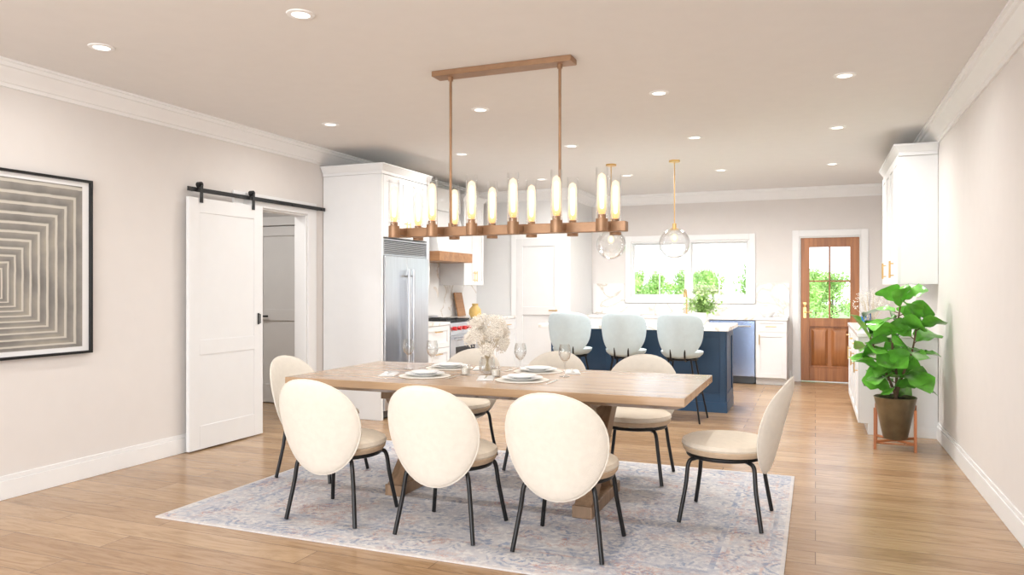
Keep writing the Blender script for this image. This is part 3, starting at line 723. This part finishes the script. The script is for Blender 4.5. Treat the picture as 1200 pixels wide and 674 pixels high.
pe=thing('pendant_light','clear glass globe pendant with brass stem above island','pendant light',(-1.45,8.40,H),0,'globe pendants')
MB().cyl((0,0),.06,-.02,0,28).tube([(0,0,-.02),(0,0,-.70)],.006,8).cyl((0,0),.022,-.76,-.70,16).cyl((0,0),.045,-.775,-.755,20).obj('stem','brass',parent=pe)
g=MB(); R_=.168; zc=-.92
g.lathe([(R_*math.sin(a),zc-R_*math.cos(a)) if i else (0,zc-R_) for i,a in enumerate([k*(pi-.26)/20 for k in range(21)])],36); g.obj('globe','glassg',parent=pe,recalc=False)
MB().sphere((0,0,-.86),.035,16,10,sz=1.3,mat=0).sphere((0,0,-.86),.014,10,8,mat=1,sz=1.8).obj('bulb',['bulb','filament'],parent=pe)
copy_thing(pe,(-2.17,8.40,H),0)

rl=thing('recessed_light','round white recessed ceiling downlight switched on','ceiling light',(-3.88,3.18,H),0,'recessed downlights')
MB().lathe([(.046,-.001),(.048,-.007),(.070,-.005),(.073,0)],32).obj('trim_ring','white',parent=rl)
MB().lathe([(0,-.003),(.047,-.003)],32).obj('lens','spot',parent=rl,recalc=False)
pos=[(-3.88,3.18),(-2.46,3.18),(-1.05,3.18),(-3.88,5.42),(-2.46,5.42),(-1.05,5.44),(.18,5.45),(-3.46,7.15),(-2.25,7.15),(-1.05,7.18),(.18,7.2),(-3.3,9.2),(-2.2,9.3),(-1.05,9.3),(.18,9.3)]
for p in pos[1:]: copy_thing(rl,(p[0],p[1],H))
def area(name,loc,rot,sx,sy,pw,colr=(1,1,1),spread=180,shape='RECTANGLE'):
    l=bpy.data.lights.new(name,'AREA'); l.shape=shape; l.size=sx; l.size_y=sy; l.energy=pw; l.color=colr; l.spread=math.radians(spread)
    o=bpy.data.objects.new(name,l); col.objects.link(o); o.location=loc; o.rotation_euler=rot; return o
for p in pos+[(-3.88,1),(-2.46,1),(-1.05,1),(.18,1)]:
    pw=8 if p[1]<6 else (15 if (p[0]<-3 or p[0]>0) else (29 if p[1]<8 else 42))
    area('downlight',(p[0],p[1],H-.012),(0,0,0),.09,.09,pw,(1,.98,.955),168,'DISK')
area('hall_fill',(-5.7,5.6,H-.05),(0,0,0),.3,.3,24,(1,.97,.93),170,'DISK')  # fill light added to brighten the hall, no fixture modelled

# ------------------------------------------------------------ fiddle leaf fig
fg=thing('fiddle_leaf_fig','leafy fiddle leaf fig in bronze pot on wooden stand','plant',(.615,6.98,0))
MB().lathe([(0,.075),(.085,.075),(.093,.085),(.160,.41),(.165,.42),(.158,.425),(.148,.40),(0,.40)],40).obj('pot','potbronze',parent=fg)
MB().lathe([(0,.401),(.147,.401)],24).obj('soil','soil',parent=fg)
m=MB()
R4=.208
C=[(R4*math.cos(a*pi/2+pi/4-.1),R4*math.sin(a*pi/2+pi/4-.1)) for a in range(4)]
for (x,y) in C: m.box(x-.010,x+.010,y-.010,y+.010,0,.34)
m.tube([(C[0][0],C[0][1],.063),(C[2][0],C[2][1],.063)],.011,8).tube([(C[1][0],C[1][1],.063),(C[3][0],C[3][1],.063)],.011,8)
m.tube([(x,y,.055) for (x,y) in C],.009,6,closed=True)
m.obj('plant_stand','standwood',parent=fg,bevel=.002)
tr=MB(); lf=MB()
def leaf(mb,o,d,L,Wd,droop=.25,roll=0):
    d=d.normalized(); up=Vector((0,0,1)); s=d.cross(up)
    if s.length<.1: s=Vector((1,0,0))
    s.normalize(); nrm=s.cross(d).normalized()
    s=(s*math.cos(roll)+nrm*math.sin(roll)).normalized(); nrm=s.cross(d).normalized()
    prof=[.04,.36,.60,.66,.72,.90,1.0,.95,.66,.08]; n=len(prof); vs=[]
    for i,w in enumerate(prof):
        t=i/(n-1); c=o+d*(L*t)-Vector((0,0,1))*(droop*L*t*t)
        for q in (-1,-.5,0,.5,1):
            vs.append(c+s*(q*w*Wd/2)+nrm*(abs(q)*w*Wd*.14+ (0.04*Wd*math.sin(i*1.9) if abs(q)==1 else 0)))
    fs=[]
    for i in range(n-1):
        for k in range(4): fs.append((i*5+k,i*5+k+1,(i+1)*5+k+1,(i+1)*5+k))
    mb.add(vs,fs)
stems=[[(0,0,.38),(.01,.0,.6),(-.02,.02,.85),(.02,0,1.05),(.04,.0,1.20)],[(0.02,0,.38),(-.04,-.02,.55),(-.13,-.03,.75),(-.19,-.02,.92)],[(0,.02,.38),(.05,.02,.58),(.12,-.03,.80),(.16,-.03,1.05)]]
rl2=random.Random(21)
for sidx,sp in enumerate(stems):
    P=smoothpath(sp,8); tr.tube(P,[.013-.008*i/len(P) for i in range(len(P))],8)
    nl=[27,17,15][sidx]
    for k in range(nl):
        t=.18+.82*(k/(nl-1)); c=P[min(len(P)-1,int(t*(len(P)-1)))]
        an=k*2.4+sidx; el=rl2.uniform(0,.65)+(.5 if k>nl-5 else 0)
        d=Vector((math.cos(an)*math.cos(el),math.sin(an)*math.cos(el),math.sin(el)))
        L=rl2.uniform(.21,.29)
        tr.tube([c,c+d*.04],.004,5)
        leaf(lf,c+d*.035,d,L,L*.84,rl2.uniform(.1,.45),rl2.uniform(-1.0,1.0))
lf.v=[(min(x,.37),y,z) for (x,y,z) in lf.v]
tr.obj('trunk','bark',parent=fg); lf.obj('foliage','leaf',parent=fg,recalc=False)

hp=thing('potted_herb','small leafy green plant in white pot on island','plant',(-1.16,8.42,.926))
MB().lathe([(0,0),(.05,0),(.068,.09),(.072,.13),(.066,.13),(.06,.115),(0,.115)],28).obj('pot','china',parent=hp)
lf=MB(); s_=MB()
for k in range(60):
    an=random.uniform(0,2*pi); t=random.uniform(.1,1.3); ln=random.uniform(.14,.28)
    e=Vector((math.cos(an)*math.sin(t),math.sin(an)*math.sin(t),math.cos(t)))*ln+Vector((0,0,.11)); s_.tube([(0,0,.10),e],.002,4)
    for q in range(7):
        c=Vector((0,0,.11)).lerp(e,.4+.1*q); d=Vector((random.gauss(0,1),random.gauss(0,1),random.gauss(.3,.7))); leaf(lf,c,d,random.uniform(.04,.07),.03,.2)
s_.obj('stems','leaf2',parent=hp); lf.obj('foliage','leaf2',parent=hp,recalc=False)

def vase(label,loc,prof,mat,name='vase',cat='vase'):
    o=MB().lathe(prof,32).obj(name,mat,loc=loc); o['label']=label; o['category']=cat; return o
CZ=.921
vase('glossy cobalt blue jar on the buffet worktop',(.50,8.75,CZ),[(0,0),(.05,0),(.06,.02),(.06,.09),(.045,.12),(.045,.14),(.05,.145),(0,.15)],'blueglz','blue_jar','jar')
vase('small cobalt blue vase on the buffet worktop',(.50,8.35,CZ),[(0,0),(.04,0),(.058,.03),(.055,.07),(.03,.10),(.034,.12),(.028,.12),(0,.10)],'blueglz')
gv=thing('glass_vase','clear glass vase with airy pale twigs on buffet','vase',(.50,8.10,CZ))
MB().lathe([(0,0),(.04,0),(.05,.05),(.035,.14),(.04,.17),(.037,.17),(.032,.14),(.046,.05),(.036,.005),(0,.005)],28).obj('vase_body','glass3',parent=gv)
s_=MB(); lf=MB()
for k in range(26):
    an=random.uniform(0,2*pi); t=random.uniform(.1,.7); ln=random.uniform(.25,.40)
    e=Vector((math.cos(an)*math.sin(t)*.9,math.sin(an)*math.sin(t),math.cos(t)))*ln; s_.tube([(0,0,.02),e],.0015,4)
    for q in range(12): lf.octa(e+Vector((random.gauss(0,.02),random.gauss(0,.02),random.gauss(0,.03))),.006)
s_.obj('twigs','stemdry',parent=gv); lf.obj('buds','linen',parent=gv,smooth=False)
oc=vase('ochre ceramic vase on the worktop beside the range',(-4.30,9.30,CZ),[(0,0),(.06,0),(.085,.05),(.08,.11),(.04,.16),(.045,.19),(.038,.19),(0,.15)],'ochre')
cb=MB().box(-.012,.012,-.12,.12,0,.34).obj('cutting_board','hoodwood',loc=(-4.62,9.55,CZ+.004),bevel=.008); cb['label']='wooden cutting board leaning on marble backsplash'; cb['category']='cutting board'; cb.rotation_euler=(0,-.2,0)
bw=vase('white ceramic bowl on the kitchen worktop',(-.62,11.05,CZ),[(0,0),(.05,0),(.10,.05),(.105,.065),(.10,.065),(.05,.012),(0,.01)],'china','bowl','bowl')
fb=thing('fruit_bowl','white bowl on the island marble top','bowl',(-2.62,8.5,.926))
MB().lathe([(0,0),(.05,0),(.12,.05),(.13,.075),(.124,.075),(.05,.012),(0,.01)],32).obj('bowl_body','china',parent=fb)

# ------------------------------------------------------------ outdoors
o=MB().box(-40,40,YB+T+2.3,80,-.5,-.36).obj('lawn','lawn'); o['label']='green lawn outside the kitchen window'; o['category']='lawn'; o['kind']='stuff'
struct(MB().box(-5,3,YB+T+.002,YB+T+2.2,-.34,-.02),'floor_patio','concrete')
def tree_mesh(seed):
    rnd=random.Random(seed); tr=MB(); lf=MB()
    P=smoothpath([(0,0,0),(0,0,.12),(.05,0,.6),(-.03,.03,1.1),(.04,0,1.8)],6); tr.tube(P,[.06-.045*i/len(P) for i in range(len(P))],8)
    for k in range(12):
        an=rnd.uniform(0,2*pi); z=rnd.uniform(.75,2.3); r=rnd.uniform(0,.85)*(1-.35*abs(z-1.3)); c=Vector((r*math.cos(an),r*math.sin(an),z)); R=rnd.uniform(.3,.5)
        tr.tube([(0,0,min(1.6,z*.7)),c],[.025,.008],5)
        for q in range(300):
            d=Vector((rnd.gauss(0,1),rnd.gauss(0,1),rnd.gauss(0,1))).normalized()*R*(rnd.random()**.4); p=c+d
            a=Vector((rnd.gauss(0,1),rnd.gauss(0,1),rnd.gauss(0,1))).normalized(); bb=a.cross(Vector((rnd.gauss(0,1),rnd.gauss(0,1),1))).normalized(); s=rnd.uniform(.02,.045)
            lf.add([p+a*s*1.5,p+bb*s,p-a*s*1.5,p-bb*s],[(0,1,2,3)])
    return tr,lf
roots=[]
for sd,mt in ((1,'treeleaf'),(2,'treeleaf'),(3,'treered')):
    tr_,lf_=tree_mesh(sd)
    t=thing('garden_tree','leafy green garden tree on the lawn' if mt=='treeleaf' else 'sparse russet garden tree on the lawn','tree',(0,0,0),0,'garden trees')
    tr_.obj('trunk','bark',parent=t); lf_.obj('foliage',mt,parent=t,recalc=False,smooth=False); roots.append(t)
GZ=-.354
roots[0].location=(-5.4,22,GZ); roots[0].scale=(.88,)*3
roots[1].location=(-4.1,25.5,GZ); roots[1].scale=(.88,)*3
roots[2].location=(-2.85,21,GZ); roots[2].scale=(.82,)*3
rnd=random.Random(5)
for k in range(9):
    copy_thing(roots[k%2],(-13.5+k*2.35,31+(k%2)*2.0,GZ),rnd.uniform(0,6),scale=rnd.uniform(.85,1.0))
for k in range(8):
    copy_thing(roots[(k+1)%2],(-14+k*2.8,38+(k%2)*2.0,GZ),rnd.uniform(0,6),scale=rnd.uniform(.95,1.2))
copy_thing(roots[1],(-.3,22.5,GZ),1.0,scale=.80); copy_thing(roots[0],(2.1,25,GZ),2.0,scale=.95); copy_thing(roots[0],(-7.8,21,GZ),3.0,scale=.9)

# ------------------------------------------------------------ light
w=bpy.data.worlds.new('sky'); scene.world=w; w.use_nodes=True; nt=w.node_tree
bg=nt.nodes['Background']; tc=nt.nodes.new('ShaderNodeTexCoord'); sp=nt.nodes.new('ShaderNodeSeparateXYZ'); nt.links.new(tc.outputs['Generated'],sp.inputs[0])
r=nt.nodes.new('ShaderNodeValToRGB'); r.color_ramp.elements[0].position=0; r.color_ramp.elements[0].color=(.93,.97,1,1); r.color_ramp.elements[1].position=.6; r.color_ramp.elements[1].color=(.60,.77,1,1)
nt.links.new(sp.outputs['Z'],r.inputs[0]); nt.links.new(r.outputs[0],bg.inputs[0]); bg.inputs[1].default_value=2.1
sl=bpy.data.lights.new('sun','SUN'); sl.energy=4.5; sl.angle=.05; so=bpy.data.objects.new('sun',sl); col.objects.link(so)
so.rotation_euler=Vector((-.8,.4,-.6)).to_track_quat('-Z','Y').to_euler()
area('rear_fill',(-1.85,YR+.02,1.33),(pi/2,0,0),4.6,2.3,285,(.94,.97,1))  # frontal fill added behind the camera, set in an invented rear wall opening

cam=bpy.data.cameras.new('camera'); cam.sensor_width=36; cam.lens=880*36/1200; cam.clip_start=.05
co=bpy.data.objects.new('camera',cam); col.objects.link(co); co.location=(0,0,1.33); co.rotation_euler=(pi/2,0,math.radians(22))
scene.camera=co
